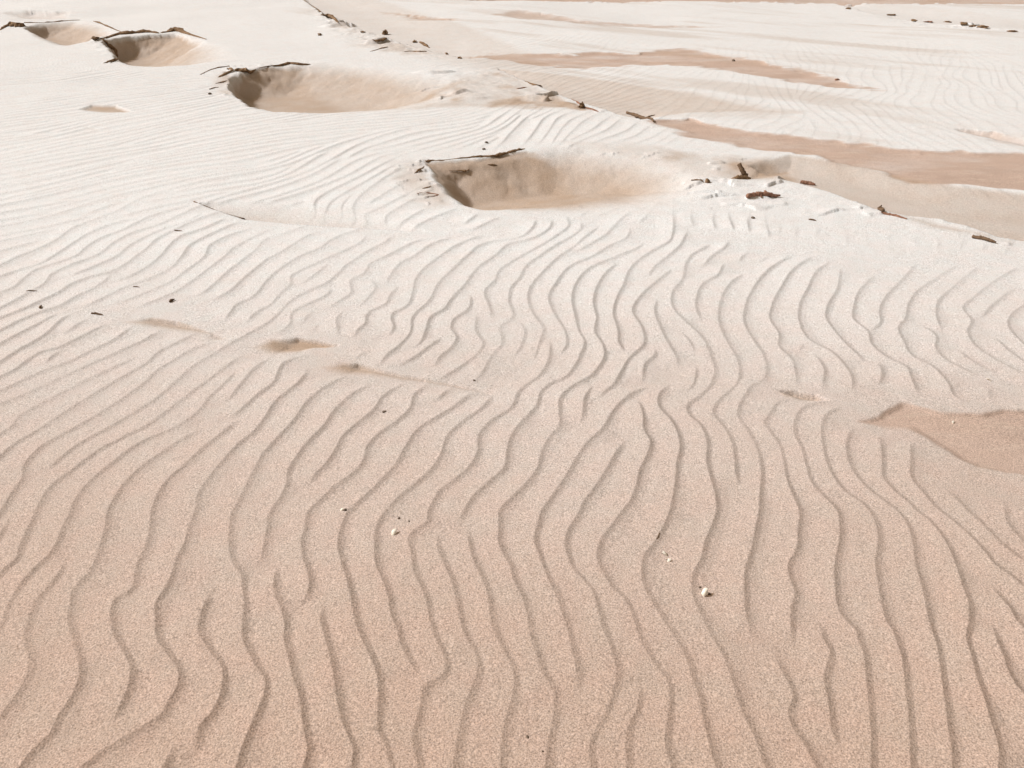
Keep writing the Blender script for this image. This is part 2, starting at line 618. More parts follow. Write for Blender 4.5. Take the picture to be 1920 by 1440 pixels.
# main hollow: a shallow bowl, deepest under the windward lip; moist floor and shade painted brown
carve([(796,303,.45),(810,335,.30),(830,361,.24),(858,382,.24),(903,397,.42),(1000,408,.95),(1110,414,1.3),(1250,404,1.4),
       (1345,362,1.0),(1340,320,1.0),(1230,286,1.0),(1100,268,1.0),(1030,270,.9),(985,279,.75),(940,286,.65),(900,294,.55),(850,299,.35)],
      .19, rag=.025, moist_shade=.85, calm=.8, mr=.6, seed=1, power=1.0)
carve([(796,302,.03),(815,336,.05),(838,362,.10),(870,384,.3),(960,380,.6),(1080,330,.6),(1060,283,.4),(1000,281,.08),(985,281,.03),(940,288,.025),(900,296,.025),(850,300,.025)],
      .014, rag=.03, moist_shade=.9, mr=1.0, seed=101)
damp_shade([(800,300,.10),(830,360,.10),(865,384,.15),(1000,405,.35),(1290,397,.8),(1370,345,.9),(1180,280,.8),(985,282,.1),(900,296,.05)], .95, .04, 102)
# second hollow, with shade painted in as well as moist sand
carve([(428,160,.10),(438,182,.16),(463,199,.25),(510,211,.45),(590,217,.9),(700,216,1.3),(800,209,1.5),(890,180,1.3),(870,150,1.3),
       (740,126,1.2),(640,116,1.1),(580,114,1.0),(500,122,.8),(450,131,.5),(425,145,.2)], .22, rag=.04, moist_shade=.75, mr=.5, seed=2, power=1.0)
carve([(428,152,.05),(440,180,.08),(470,200,.25),(560,200,.6),(600,150,.7),(580,120,.1),(500,124,.05),(450,134,.05)], .02, rag=.05, moist_shade=.9, mr=1.0, seed=103)
damp_shade([(435,150,.1),(450,190,.15),(520,210,.3),(700,212,.8),(780,170,.8),(640,122,.6),(500,126,.1)], .9, .06, 104)
# third and fourth hollows, brown for moist sand and painted shade
carve([(188,74,.10),(204,95,.15),(217,113,.25),(240,123,.6),(300,126,1.1),(370,123,1.5),(450,110,1.6),(430,85,1.2),(385,70,.9),
       (335,58,.8),(290,60,.7),(240,63,.4)], .24, rag=.05, moist_shade=.75, mr=.5, seed=3, power=1.0)
carve([(188,74,.06),(204,95,.08),(225,115,.3),(330,100,.8),(385,74,.2),(335,59,.05),(290,61,.05),(240,64,.05)], .04, rag=.06, moist_shade=.9, mr=1.0, seed=105)
damp_shade([(195,76,.1),(215,112,.2),(300,121,.5),(370,105,.8),(370,74,.3),(290,63,.1)], .9, .08, 106)
carve([(42,49,.15),(60,66,.5),(90,81,.8),(125,83,.8),(165,76,.9),(225,63,.6),(200,45,.7),(150,37,.8),(110,38,.7),(70,41,.5)],
      .19, rag=.04, moist_shade=.85, mr=.5, seed=4, power=1.0)
damp_shade([(45,48,.1),(80,77,.3),(150,76,.5),(190,55,.4),(110,41,.2)], .9, .08, 107)
# far small scour and its neighbours, shade put into the colour
carve([(145,207,.1),(170,196,.04),(220,198,.04),(255,211,.05),(190,214,.2)], .016, rag=.02, moist_shade=.9, mr=1.1, seed=5)
carve([(140,232,.06),(165,237,.03),(200,246,.05),(170,246,.12)], .010, rag=.02, moist_shade=.5, mr=1.1, seed=6)
# little ledges across the middle, the shade below them painted brown
carve([(200,603,.30),(285,596,.05),(330,602,.010),(380,618,.016),(340,620,.12),(280,616,.16)], .030, rag=.010, calm=.9, moist_shade=0.8, mr=1.0, seed=7)
carve([(372,628,.15),(402,624,.03),(440,635,.014),(395,641,.10)], .018, rag=.010, calm=.7, moist_shade=0.7, mr=1.0, seed=8)
carve([(478,650,.30),(512,633,.12),(560,632,.014),(600,638,.010),(645,650,.014),(590,655,.05),(560,663,.09),(515,664,.09)], .018, rag=.012, calm=.95, moist_shade=1.0, mr=1.0, seed=9)
carve([(592,690,.30),(635,680,.12),(672,682,.010),(715,692,.010),(780,706,.010),(860,722,.012),(935,738,.014),(870,732,.05),(760,712,.05),(700,706,.10),(650,706,.10)], .020, rag=.012, calm=.95, moist_shade=0.95, mr=1.0, seed=10)
carve([(1452,729,.02),(1490,731,.010),(1530,739,.010),(1566,752,.014),(1500,754,.10)], .026, rag=.003, calm=.9, moist_shade=0.8, mr=1.0, seed=11)
# behind the long dark stick: hollow whose shade is painted brown
carve([(368,381,.02),(400,392,.02),(455,411,.03),(560,419,.04),(640,425,.05),(720,430,.06),(820,437,.08),(760,415,.25),(640,392,.4),(560,378,.4),(440,374,.3)], .04, rag=.01, calm=.5, moist_shade=.55, mr=1.1, seed=12)
# stump scour, its shade put into the sand colour
carve([(1330,332,.10),(1385,338,.10),(1412,326,.05),(1418,312,.03),(1480,307,.04),(1540,318,.35),(1500,334,.35),(1420,338,.1)], .012, rag=.02, moist_shade=1.0, mr=.8, seed=13)

# hard damp pan where the loose sheet has blown off
carve([(1588,783,.03),(1640,775,.03),(1690,754,.03),(1760,767,.03),(1840,770,.03),(1880,764,.03),(2150,772,.03),(2150,925,.05),(1920,893,.05),(1890,891,.04),
       (1835,874,.04),(1755,836,.05),(1705,810,.06),(1650,801,.08)], .010, rag=.022, damp_shade=1.0, oc=3, seed=14)
carve([(1205,224,.2),(1250,219,.06),(1290,221,.04),(1400,243,.10),(1560,263,.12),(1700,277,.14),(1920,284,.15),(2200,290,.1),(2200,384,.2),(1920,357,.15),
       (1800,345,.15),(1700,341,.15),(1550,301,.15),(1400,277,.15),(1280,256,.2),(1215,236,.25)], .014, rag=.08, damp_shade=1.0, oc=2, seed=15)
carve([(845,97,.3),(920,94,.2),(1050,100,.12),(1120,94,.3),(1180,97,.3),(1270,88,.3),(1310,91,.25),(1400,108,.22),(1520,133,.2),(1670,173,.2),(1560,165,.3),(1420,146,.3),(1290,122,.3),
       (1200,122,.3),(1100,128,.3),(1000,124,.4),(920,112,.4)], .015, rag=.12, damp_shade=.95, oc=2, seed=16)
carve([(700,19,.6),(740,22,.3),(800,31,.25),(890,42,.4),(850,45,.5),(770,38,.5)], .03, rag=.12, damp_shade=.9, oc=2, seed=17)
carve([(900,30,.6),(970,21,.4),(1030,28,.3),(1100,40,.3),(1250,44,.4),(1400,48,.6),(1240,54,.6),(1080,47,.6),(970,42,.6)], .03, rag=.12, damp_shade=.7, oc=2, seed=18)
carve([(860,5,.8),(1100,6,.5),(1300,4,.5),(1500,7,.5),(1700,8,.5),(1920,9,.5),(2500,12,.6),(2500,-45,.6),(1600,-45,.6),(900,-40,.8)], .10, rag=.25, damp_shade=.9, seed=19)
carve([(1780,243,.1),(1860,244,.08),(1930,262,.2),(2050,285,.4),(2050,300,.4),(1900,275,.3)], .03, rag=.06, damp_shade=.5, seed=20)

# long rut running away to the upper left, its shaded side painted brown
carve([(930,127,.05),(985,152,.04),(1060,182,.05),(1130,205,.06),(1200,224,.08),(1300,216,.7),(1500,214,1.0),(1320,172,1.0),(1100,140,.8)], .05, rag=.03, calm=.25, moist_shade=.55, seed=21)
carve([(548,-14,.1),(580,10,.08),(612,35,.06),(660,52,.06),(725,72,.06),(800,92,.08),(870,108,.1),(1020,104,1.0),(920,60,1.2),(720,2,1.2),(640,-14,1.0)], .06, rag=.05, calm=.8, moist_shade=.3, seed=22)
carve([(1395,310,.08),(1440,330,.14),(1500,346,.10),(1560,362,.08),(1640,393,.06),(1700,405,.06),(1760,413,.08),(1830,428,.05),(1870,444,.04),(1920,452,.05),(2200,500,.08),(2200,372,.5),
       (1920,358,.5),(1800,345,.5),(1600,305,.4),(1480,287,.3)], .05, rag=.02, moist_shade=.6, seed=23)
carve([(1540,2,.2),(1610,18,.12),(1700,36,.10),(1780,46,.10),(1850,54,.10),(1920,60,.12),(2300,100,.2),(2300,40,1.2),(1920,30,1.2),(1700,8,1.2)], .05, rag=.06, calm=.9, moist_shade=.15, seed=24)
carve([(0,25,.3),(60,22,.2),(140,24,.3),(130,32,.5),(40,34,.5)], .06, rag=.1, damp_shade=.3, seed=25)

# broken crust beside the hollows and along the rut
crust([(700,300,.3),(800,292,.1),(818,335,.05),(862,382,.05),(890,400,.05),(780,392,.25),(720,350,.3)], .020, .14, 31, .1)
crust([(800,298,.04),(985,279,.05),(985,305,.2),(900,318,.2),(830,322,.1)], .010, .30, 32, .1)
crust([(1180,300,.5),(1300,285,.3),(1390,290,.2),(1520,330,.2),(1640,385,.2),(1700,410,.1),(1600,412,.2),(1420,408,.3),(1280,395,.3)], .022, .17, 33, .08)
crust([(1000,265,.3),(1180,262,.3),(1330,290,.4),(1330,340,.5),(1100,310,.5)], .014, .14, 34, .15)
crust([(1640,392,.15),(1760,412,.1),(1900,450,.1),(1920,475,.2),(1760,440,.2)], .026, .15, 35, .1)
crust([(380,130,.3),(430,120,.2),(640,112,.2),(560,124,.2),(445,140,.08),(430,170,.08),(440,192,.1),(390,190,.3)], .024, .28, 36, .3)
crust([(700,130,.8),(920,120,.3),(1060,178,.1),(1110,208,.2),(960,205,.5),(760,190,.6)], .045, .40, 37, .05)
crust([(1060,190,.2),(1120,200,.1),(1240,226,.15),(1280,250,.2),(1150,226,.2)], .03, .22, 38, .2)
crust([(560,0,.3),(600,15,.15),(735,70,.1),(880,108,.2),(820,112,.4),(700,100,.5),(600,70,.5),(560,30,.5)], .08, .55, 39, .1)
crust([(160,66,.2),(200,68,.08),(222,118,.1),(190,118,.3),(150,90,.4)], .05, .35, 41, .2)
crust([(1560,8,.5),(1900,52,.2),(1920,66,.5),(1700,52,.5)], .08, .7, 42, .1)
crust([(0,48,.3),(45,44,.1),(60,60,.3),(0,62,.4)], .05, .4, 43, .2)

# moist tan sand showing through on the banks
damp_shade([(660,190,.3),(760,160,.5),(930,122,.2),(1000,152,.15),(1085,196,.1),(1130,208,.1),(960,207,.3),(760,211,.3)], .95, .1, 111, 1.6)
damp_shade([(1000,262,.3),(1180,260,.3),(1330,284,.3),(1480,290,.3),(1560,330,.2),(1500,345,.15),(1400,350,.2),(1250,340,.3),(1100,300,.4)], .9, .08, 112, 2.2)
damp_shade([(680,300,.3),(800,296,.1),(825,350,.05),(862,386,.05),(840,396,.1),(740,385,.3)], .6, .06, 113, 3.0)
damp_shade([(390,140,.2),(430,128,.1),(445,150,.1),(440,185,.1),(400,180,.2)], .6, .06, 114, 2.5)
damp_shade([(1040,140,.3),(1300,165,.4),(1560,215,.4),(1400,232,.3),(1200,222,.2),(1100,200,.2)], .5, .1, 115, 1.0)
damp_shade([(560,-5,.3),(640,40,.1),(800,92,.1),(860,106,.2),(760,105,.4),(640,85,.4)], .5, .2, 116, .8)
damp_shade([(1640,385,.1),(1720,405,.1),(1860,440,.08),(1920,452,.08),(1920,464,.1),(1860,458,.1),(1700,418,.15)], .6, .05, 117, 3.0)
damp_shade([(0,26,.4),(150,22,.4),(160,36,.4),(0,38,.4)], .3, .2, 118, .5)
damp_shade([(462,651,.10),(508,631,.05),(575,634,.03),(640,649,.03),(590,657,.06),(560,664,.06),(500,668,.08)], .95, .02, 121)  # shade of the little ledges painted as brown smudges, next lines too
damp_shade([(575,692,.10),(640,679,.04),(690,686,.03),(780,706,.03),(870,724,.03),(760,716,.05),(690,709,.07),(630,708,.08)], .85, .02, 122)
damp_shade([(210,605,.08),(288,595,.03),(335,602,.02),(385,618,.03),(440,636,.03),(390,630,.05),(310,622,.06),(260,616,.07)], .7, .015, 123)
damp_shade([(1448,729,.03),(1500,732,.02),(1568,752,.03),(1520,758,.05),(1470,745,.05)], .7, .01, 124)
_a = 0.77 * GXX - 0.64 * GYY; _b = 0.64 * GXX + 0.77 * GYY
MOIST_SHADE = np.maximum(MOIST_SHADE, 0.34 * sstep(0, 1, GXX - np.interp(GYY, [4, 6.6, 15.4], [2.7, 1.1, -4.6])) * sstep(4.3, 6.5, GYY) * sstep(0.05, 0.55, fbm(_a * 0.30, _b * 1.5, 131, 4, 0.55)))
# quiet ground: wind has wiped the ripples here
calm([(690,285,.3),(1000,255,.3),(1300,262,.4),(1450,300,.2),(1700,390,.2),(1920,440,.2),(2200,470,.3),(2200,520,.3),(1920,470,.25),(1650,440,.35),(1300,424,.3),(1000,408,.25),(880,403,.2),(790,398,.25),(730,370,.4)], .8, .06, 51)
calm([(330,130,.6),(430,110,.4),(800,115,.6),(940,130,.3),(1200,224,.3),(1250,240,.3),(1000,228,.5),(780,218,.4),(600,219,.3),(470,206,.3),(400,200,.4)], .6, .1, 52)
calm([(-300,20,.8),(420,20,.8),(520,100,.8),(380,128,.8),(100,125,.9),(-300,130,1)], .45, .2, 53)
calm([(520,-10,.8),(1000,60,.8),(900,118,.6),(600,112,.8),(450,60,.8)], .6, .2, 54)
calm([(590,625,.25),(700,640,.25),(760,690,.2),(700,705,.15),(600,690,.15),(560,660,.15)], .55, .05, 55)
calm([(1640,800,.2),(1750,822,.12),(1920,880,.12),(2000,930,.3),(1900,950,.3),(1760,900,.4),(1700,860,.3)], .75, .05, 56)
calm([(1560,740,.15),(1700,735,.12),(1900,745,.15),(1920,772,.1),(1600,775,.1)], .6, .04, 57)
calm([(1180,500,.2),(1500,430,.3),(1920,440,.3),(1920,500,.35),(1500,500,.3)], .45, .05, 58)
calm([(480,380,.1),(560,376,.2),(700,392,.2),(700,420,.2),(480,425,.1)], .45, .04, 59)
calm([(1380,400,.2),(1560,390,.2),(1920,445,.2),(2300,480,.3),(2300,540,.4),(1920,492,.35),(1500,462,.35),(1380,440,.3)], .9, .05, 60)
# gentle swell, tiny lumps
HGT += 0.006 * fbm(GXX * 0.9, GYY * 0.7, 61, 2)
HGT += 0.08 * sstep(7, 15, GYY) * fbm(GXX * 0.25, GYY * 0.4, 62, 3)
HGT += sstep(19, 60, GYY) * (0.5 * fbm(GXX / 22, GYY / 14, 63, 3)) + sstep(60, 600, GYY) * (4 + 8 * fbm(GXX / 260, GYY / 170, 64, 3))
HGT += 0.0009 * fbm(GXX * 22, GYY * 22, 65, 3) * sstep(9, 4, GYY)

# ------------------------------------------------------------------ ripples
CRESTS, N_TRACED = build_crests()
RIP = np.zeros((NR, NC))
RH = 0.0061
AMPN = fbm(GXX * 2.3, GYY * 1.7, 70, 2)
for (X, Y) in CRESTS:
    if len(Y) < 4 or Y[-1] - Y[0] < 0.02: continue
    ext = 0.03
    r0, r1 = np.searchsorted(ROW, Y[0]), np.searchsorted(ROW, Y[-1])
    if r1 - r0 < 2: continue
    yr = ROW[r0:r1]
    xl = np.interp(yr, Y, X)
    sl_ = np.clip(np.gradient(xl, yr), -4, 4)
    ker = np.ones(5) / 5
    if len(sl_) > 8: sl_ = np.convolve(np.pad(sl_, 2, mode='edge'), ker, 'valid')
    cf = 1 / np.sqrt(1 + sl_ ** 2)
    ln = np.concatenate([[0], np.cumsum(np.hypot(np.diff(xl), np.diff(yr)))])
    amp = sstep(-0.025, 0.075, ln) * sstep(-0.025, 0.075, ln[-1] - ln)
    back, fore = 0.95 * LAM, 0.75 * LAM
    zl = ZP[r0:r1]
    c0 = np.searchsorted(COLT, ((xl - back / cf) / zl).min()); c1 = np.searchsorted(COLT, ((xl + fore / cf) / zl).max()) + 1
    s = (GXX[r0:r1, c0:c1] - xl[:, None]) * cf[:, None] + 0.05 * LAM
    up = np.clip(1 + s / back, 0, 1) ** 1.35
    dn = 0.60 * (1 - np.clip((s + 0.010 * LAM) / (0.17 * LAM), 0, 1)) ** 1.4 + 0.40 * (1 - np.clip((s + 0.010 * LAM) / (0.62 * LAM), 0, 1)) ** 1.7
    h = np.where(s < 0, np.minimum(up, dn), dn) * amp[:, None]
    v = RIP[r0:r1, c0:c1]
    np.maximum(v, h, out=v)
far = np.interp(GYY, [5.2, 7.0, 8.5, 10.5, 13.5], [1, 1.2, 1.3, 1.0, .35]) * (1 - 0.70 * sstep(4, 6.5, GYY) * sstep(.2, 1.8, GXX))
RIP *= CALM * (1 + 0.6 * AMPN) * far
HGT += RH * RIP

def ground_z(x, y):
    i = int(np.clip(np.searchsorted(ROW, y), 1, NR - 1))
    j = int(np.clip(np.searchsorted(COLT, x / ZP[i]), 1, NC - 1))
    return float(HGT[i, j])

def g_hit(u, v):
    """where the line of sight of a surveyed spot meets the built relief"""
    x, y = map(float, g_of(u, v))
    dx, dy = x / H0, y / H0
    for k in range(160):
        h = 0.16 - 0.004 * k
        q = H0 - h
        if ground_z(dx * q, dy * q) >= h: return dx * q, dy * q
    return x, y

# ----------------------------------------------------------------- materials
def nm(t, typ, **kw):
    n = t.nodes.new(typ)
    for k, v in kw.items(): setattr(n, k, v)
    return n

def new_mat(name):
    m = bpy.data.materials.new(name); m.use_nodes = True
    t = m.node_tree
    return m, t, t.nodes['Principled BSDF']

def ramp(t, src, stops):
    r = nm(t, 'ShaderNodeValToRGB')
    e = r.color_ramp.elements
    while len(e) < len(stops): e.new(0.5)
    for q, (p, c) in zip(e, stops):
        q.position = p
        q.color = (c[0], c[1], c[2], 1) if isinstance(c, tuple) else (c, c, c, 1)
    t.links.new(src, r.inputs[0])
    return r

def mixc(t, a, b, f, blend='MIX'):
    m = nm(t, 'ShaderNodeMix', data_type='RGBA', blend_type=blend)
    for sock, val in ((m.inputs[6], a), (m.inputs[7], b), (m.inputs[0], f)):
        if hasattr(val, 'is_output'): t.links.new(val, sock)
        elif isinstance(val, tuple): sock.default_value = (*val, 1)
        else: sock.default_value = val
    return m.outputs[2]

def math_n(t, op, a, b=None, c=None):
    n = nm(t, 'ShaderNodeMath', operation=op)
    for i, v in enumerate((a, b, c)):
        if v is None: continue
        if hasattr(v, 'is_output'): t.links.new(v, n.inputs[i])
        else: n.inputs[i].default_value = v
    return n.outputs[0]

def noise(t, vec, scale, detail=2, rough=0.5):
    n = nm(t, 'ShaderNodeTexNoise')
    n.inputs['Scale'].default_value = scale; n.inputs['Detail'].default_value = detail
    n.inputs['Roughness'].default_value = rough
    t.links.new(vec, n.inputs['Vector'])
    return n.outputs['Fac']

def sand_material():
    m, t, b = new_mat('wind_blown_sand')
    tc = nm(t, 'ShaderNodeTexCoord'); o = tc.outputs['Object']
    sep = nm(t, 'ShaderNodeSeparateXYZ'); t.links.new(o, sep.inputs[0])
    big = noise(t, o, 0.8, 3); mid = noise(t, o, 5.0, 3)
    # grazing brightness painted by distance: pinkish near, pale and bluish farther out
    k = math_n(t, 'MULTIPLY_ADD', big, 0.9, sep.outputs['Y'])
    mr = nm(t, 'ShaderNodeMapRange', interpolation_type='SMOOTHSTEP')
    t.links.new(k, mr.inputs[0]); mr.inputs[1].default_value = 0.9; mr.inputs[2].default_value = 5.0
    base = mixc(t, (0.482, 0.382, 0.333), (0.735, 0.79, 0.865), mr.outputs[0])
    base = mixc(t, base, (0.62, 0.47, 0.40), math_n(t, 'MULTIPLY', ramp(t, mid, [(0.45, 0.0), (0.75, 1.0)]).outputs[0], 0.10))
    base = mixc(t, base, mixc(t, (1.03, 0.985, 0.975), (0.97, 1.01, 1.01), ramp(t, noise(t, o, 11, 3), [(0.35, 0.0), (0.65, 1.0)]).outputs[0]), 0.5, 'MULTIPLY')
    # grains: pink, buff and dark
    g1 = noise(t, o, 270, 1.5); g2 = noise(t, o, 620, 0.0); g3 = noise(t, o, 140, 2.0)
    vor = nm(t, 'ShaderNodeTexVoronoi'); vor.inputs['Scale'].default_value = 300
    t.links.new(o, vor.inputs['Vector'])
    sv = nm(t, 'ShaderNodeSeparateColor'); t.links.new(vor.outputs['Color'], sv.inputs[0])
    gr = mixc(t, (0.93, 0.90, 0.87), (1.05, 1.05, 1.06), sv.outputs[0])
    base = mixc(t, base, gr, 1.0, 'MULTIPLY')
    gm = math_n(t, 'ADD', ramp(t, g1, [(0.25, 0.56), (0.75, 1.41)]).outputs[0], math_n(t, 'MULTIPLY_ADD', g2, 0.30, -0.15))
    gm = math_n(t, 'ADD', gm, math_n(t, 'MULTIPLY_ADD', g3, 0.16, -0.08))
    cc = nm(t, 'ShaderNodeCombineColor')
    for i in range(3): t.links.new(gm, cc.inputs[i])
    base = mixc(t, base, cc.outputs[0], 1.0, 'MULTIPLY')
    dk = math_n(t, 'GREATER_THAN', sv.outputs[1], 0.988)
    base = mixc(t, base, (0.16, 0.11, 0.08), math_n(t, 'MULTIPLY', dk, 0.4))
    # damp hard pan
    at = nm(t, 'ShaderNodeAttribute', attribute_name='damp_shade')
    pan = mixc(t, (0.54, 0.43, 0.385), (0.47, 0.372, 0.33), ramp(t, noise(t, o, 3.2, 4, 0.6), [(0.35, 0.0), (0.65, 1.0)]).outputs[0])
    mp = nm(t, 'ShaderNodeMapping'); mp.inputs['Scale'].default_value = (1.2, 4.0, 1)
    t.links.new(o, mp.inputs[0])
    pan = mixc(t, pan, (0.60, 0.52, 0.46), ramp(t, noise(t, mp.outputs[0], 4.0, 5, 0.65), [(0.52, 0.0), (0.72, 0.6)]).outputs[0])
    pan = mixc(t, pan, cc.outputs[0], 1.0, 'MULTIPLY')
    base = mixc(t, base, pan, at.outputs['Fac'])
    a2 = nm(t, 'ShaderNodeAttribute', attribute_name='moist_shade')
    moist_shade = mixc(t, (0.42, 0.32, 0.245), cc.outputs[0], 1.0, 'MULTIPLY')  # brown for moist sand and for the painted shade
    base = mixc(t, base, moist_shade, math_n(t, 'MULTIPLY', a2.outputs['Fac'], ramp(t, mid, [(0.2, 0.8), (0.8, 1.0)]).outputs[0]))
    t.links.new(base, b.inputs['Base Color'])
    b.inputs['Roughness'].default_value = 0.92
    b.inputs['Specular IOR Level'].default_value = 0.18
    h = math_n(t, 'MULTIPLY_ADD', g1, 0.9, math_n(t, 'MULTIPLY', g3, 1.2))
    bp = nm(t, 'ShaderNodeBump'); bp.inputs['Strength'].default_value = 0.55; bp.inputs['Distance'].default_value = 0.0016
    t.links.new(h, bp.inputs['Height']); t.links.new(bp.outputs[0], b.inputs['Normal'])
    return m

def simple_mat(name, c1, c2, scale, rough=0.8, stretch=(1, 1, 1), bump=0.002):
    m, t, b = new_mat(name)
    tc = nm(t, 'ShaderNodeTexCoord'); mp = nm(t, 'ShaderNodeMapping')
    mp.inputs['Scale'].default_value = stretch
    t.links.new(tc.outputs['Object'], mp.inputs[0])
    n = noise(t, mp.outputs[0], scale, 4, 0.6)
    t.links.new(ramp(t, n, [(0.3, c1), (0.7, c2)]).outputs[0], b.inputs['Base Color'])
    b.inputs['Roughness'].default_value = rough
    b.inputs['Specular IOR Level'].default_value = 0.25
    bp = nm(t, 'ShaderNodeBump'); bp.inputs['Strength'].default_value = 0.6; bp.inputs['Distance'].default_value = bump
    t.links.new(n, bp.inputs['Height']); t.links.new(bp.outputs[0], b.inputs['Normal'])
    return m

M_SAND = sand_material()
M_WOOD = simple_mat('weathered_driftwood', (0.085, 0.055, 0.035), (0.22, 0.15, 0.10), 45, 0.85, (1, 1, 5), 0.003)
M_RED = simple_mat('reddish_bark', (0.16, 0.075, 0.05), (0.36, 0.22, 0.16), 40, 0.85, (4, 1, 1), 0.003)
M_CRUST = simple_mat('dark_crust_and_shade', (0.11, 0.07, 0.038), (0.30, 0.20, 0.125), 22, 0.95, (1, 1, 1), 0.006)  # dark tone also paints the shade under the overhanging rims
M_SHELL = simple_mat('bleached_shell', (0.80, 0.78, 0.72), (0.92, 0.91, 0.87), 60, 0.45, (1, 1, 1), 0.0008)
M_STONE = simple_mat('dark_pebble', (0.09, 0.07, 0.055), (0.20, 0.16, 0.13), 70, 0.7, (1, 1, 1), 0.001)

# ---------------------------------------------------------------- ground mesh
def build_ground():
    me = bpy.data.meshes.new('ground')
    nv = NR * NC
    co = np.empty((nv, 3), np.float32)
    co[:, 0] = GXX.ravel(); co[:, 1] = GYY.ravel(); co[:, 2] = HGT.ravel()
    me.vertices.add(nv); me.vertices.foreach_set('co', co.ravel())
    i = np.arange(NR - 1)[:, None] * NC + np.arange(NC - 1)[None, :]
    q = np.stack([i, i + 1, i + NC + 1, i + NC], -1).reshape(-1, 4).astype(np.int32)
    n = len(q)
    me.loops.add(n * 4); me.loops.foreach_set('vertex_index', q.ravel())
    me.polygons.add(n)
    me.polygons.foreach_set('loop_start', np.arange(0, n * 4, 4, dtype=np.int32))
    me.polygons.foreach_set('loop_total', np.full(n, 4, np.int32))
    me.polygons.foreach_set('use_smooth', np.ones(n, bool))
    me.update(calc_edges=True)
    a = me.attributes.new('damp_shade', 'FLOAT', 'POINT')
    a.data.foreach_set('value', DAMP.ravel().astype(np.float32))
    a = me.attributes.new('moist_shade', 'FLOAT', 'POINT')
    a.data.foreach_set('value', MOIST_SHADE.ravel().astype(np.float32))
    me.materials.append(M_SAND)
    o = bpy.data.objects.new('ground', me)
    o['kind'] = 'structure'
    col.objects.link(o)
    return o
build_ground()

# ------------------------------------------------------------- small things
def mesh_obj(name, verts, faces, mat, smooth=True):
    me = bpy.data.meshes.new(name)
    me.from_pydata([tuple(map(float, v)) for v in verts], [], [tuple(map(int, f)) for f in faces])
    me.update()
    if smooth: me.polygons.foreach_set('use_smooth', [True] * len(me.polygons))
    me.materials.append(mat)
    o = bpy.data.objects.new(name, me)
    col.objects.link(o)
    return o

def tag(o, label, cat, group=None):
    o['label'] = label; o['category'] = cat
    if group: o['group'] = group
    return o

def tube(path, radii, sides=9, rough=0.18, seed=0):
    """tapered limb along a path; returns verts, faces"""
    P = np.array(path, float)
    r_ = np.random.default_rng(seed)
    n0 = len(P); s = np.linspace(0, n0 - 1, (n0 - 1) * 5 + 1)
    Q = np.stack([np.interp(s, range(n0), P[:, k]) for k in range(3)], 1)
    for _ in range(2): Q[1:-1] = (Q[:-2] + 2 * Q[1:-1] + Q[2:]) / 4
    R = np.interp(s, np.linspace(0, n0 - 1, len(radii)), radii)
    R = R * (1 + rough * r_.uniform(-1, 1, len(R)))
    T = np.gradient(Q, axis=0); T /= np.linalg.norm(T, axis=1)[:, None] + 1e-9
    up = np.array([0.1, 0.2, 1.0])
    V, Fc = [], []
    for q, t, r in zip(Q, T, R):
        a = np.cross(t, up)
        if np.linalg.norm(a) < 1e-3: a = np.cross(t, [1, 0, 0])
        a /= np.linalg.norm(a); b = np.cross(a, t)
        for k in range(sides):
            w = 2 * math.pi * k / sides
            rr = r * (1 + rough * r_.uniform(-1, 1))
            V.append(q + rr * (a * math.cos(w) + b * math.sin(w)))
    m = len(Q)
    for i in range(m - 1):
        for k in range(sides):
            k2 = (k + 1) % sides
            Fc.append((i * sides + k, i * sides + k2, (i + 1) * sides + k2, (i + 1) * sides + k))
    Fc.append(tuple(range(sides))[::-1]); Fc.append(tuple((m - 1) * sides + k for k in range(sides)))
    return V, Fc

def place(o, u, v, rz=0.0, sink=0.0, lift=0.0):
    x, y = g_hit(u, v)
    o.location = (x, y, ground_z(x, y) - sink + lift)
    o.rotation_euler[2] = rz
    return o

def mpp(v):
    """metres per photo pixel across, at that depth"""
    return H0 / (SP + (v - CV) / F * CP) / F

def merge(parts):
    V, Fc = [], []
    for v, f in parts:
        k = len(V); V += list(v); Fc += [tuple(i + k for i in q) for q in f]
    return V, Fc

def stick(u0, v0, u1, v1, thick, label, cat='twig', group='twigs and sticks lying on the sand', mat=None, bend=0.1, rise=0.35, taper=0.35, seed=0, forks=0, name='twig'):
    """a twig lying between two surveyed spots"""
    a = np.array(g_hit(u0, v0)); b = np.array(g_hit(u1, v1)); m = (a + b) / 2
    L = np.linalg.norm(b - a); r_ = np.random.default_rng(seed)
    nrm = np.array([-(b - a)[1], (b - a)[0]]) / (L + 1e-9)
    pts = []
    for k in range(6):
        q = k / 5
        p = a + (b - a) * q + nrm * L * bend * math.sin(q * 3.1) * r_.uniform(0.3, 1) - m
        w = p + m
        z = ground_z(*w) + thick * rise
        pts.append((p[0], p[1], z))
    z0 = min(p[2] for p in pts) - thick * 0.5
    pts = [(p[0], p[1], p[2] - z0) for p in pts]
    parts = [tube(pts, [thick * 0.75, thick, thick * 0.85, thick * taper], seed=seed)]
    for k in range(forks):
        c = np.array(pts[2 + k]); d = np.array([nrm[0], nrm[1], 0.25]) * L * 0.16 * (1 if k % 2 else -1)
        parts.append(tube([c, c + d * 0.5 + np.array([0, 0, thick * .3]), c + d], [thick * .5, thick * .4, thick * .2], 7, seed=seed + k))
    o = mesh_obj(name, *merge(parts), mat or M_WOOD)
    o.location = (m[0], m[1], z0)
    return tag(o, label, cat, group)

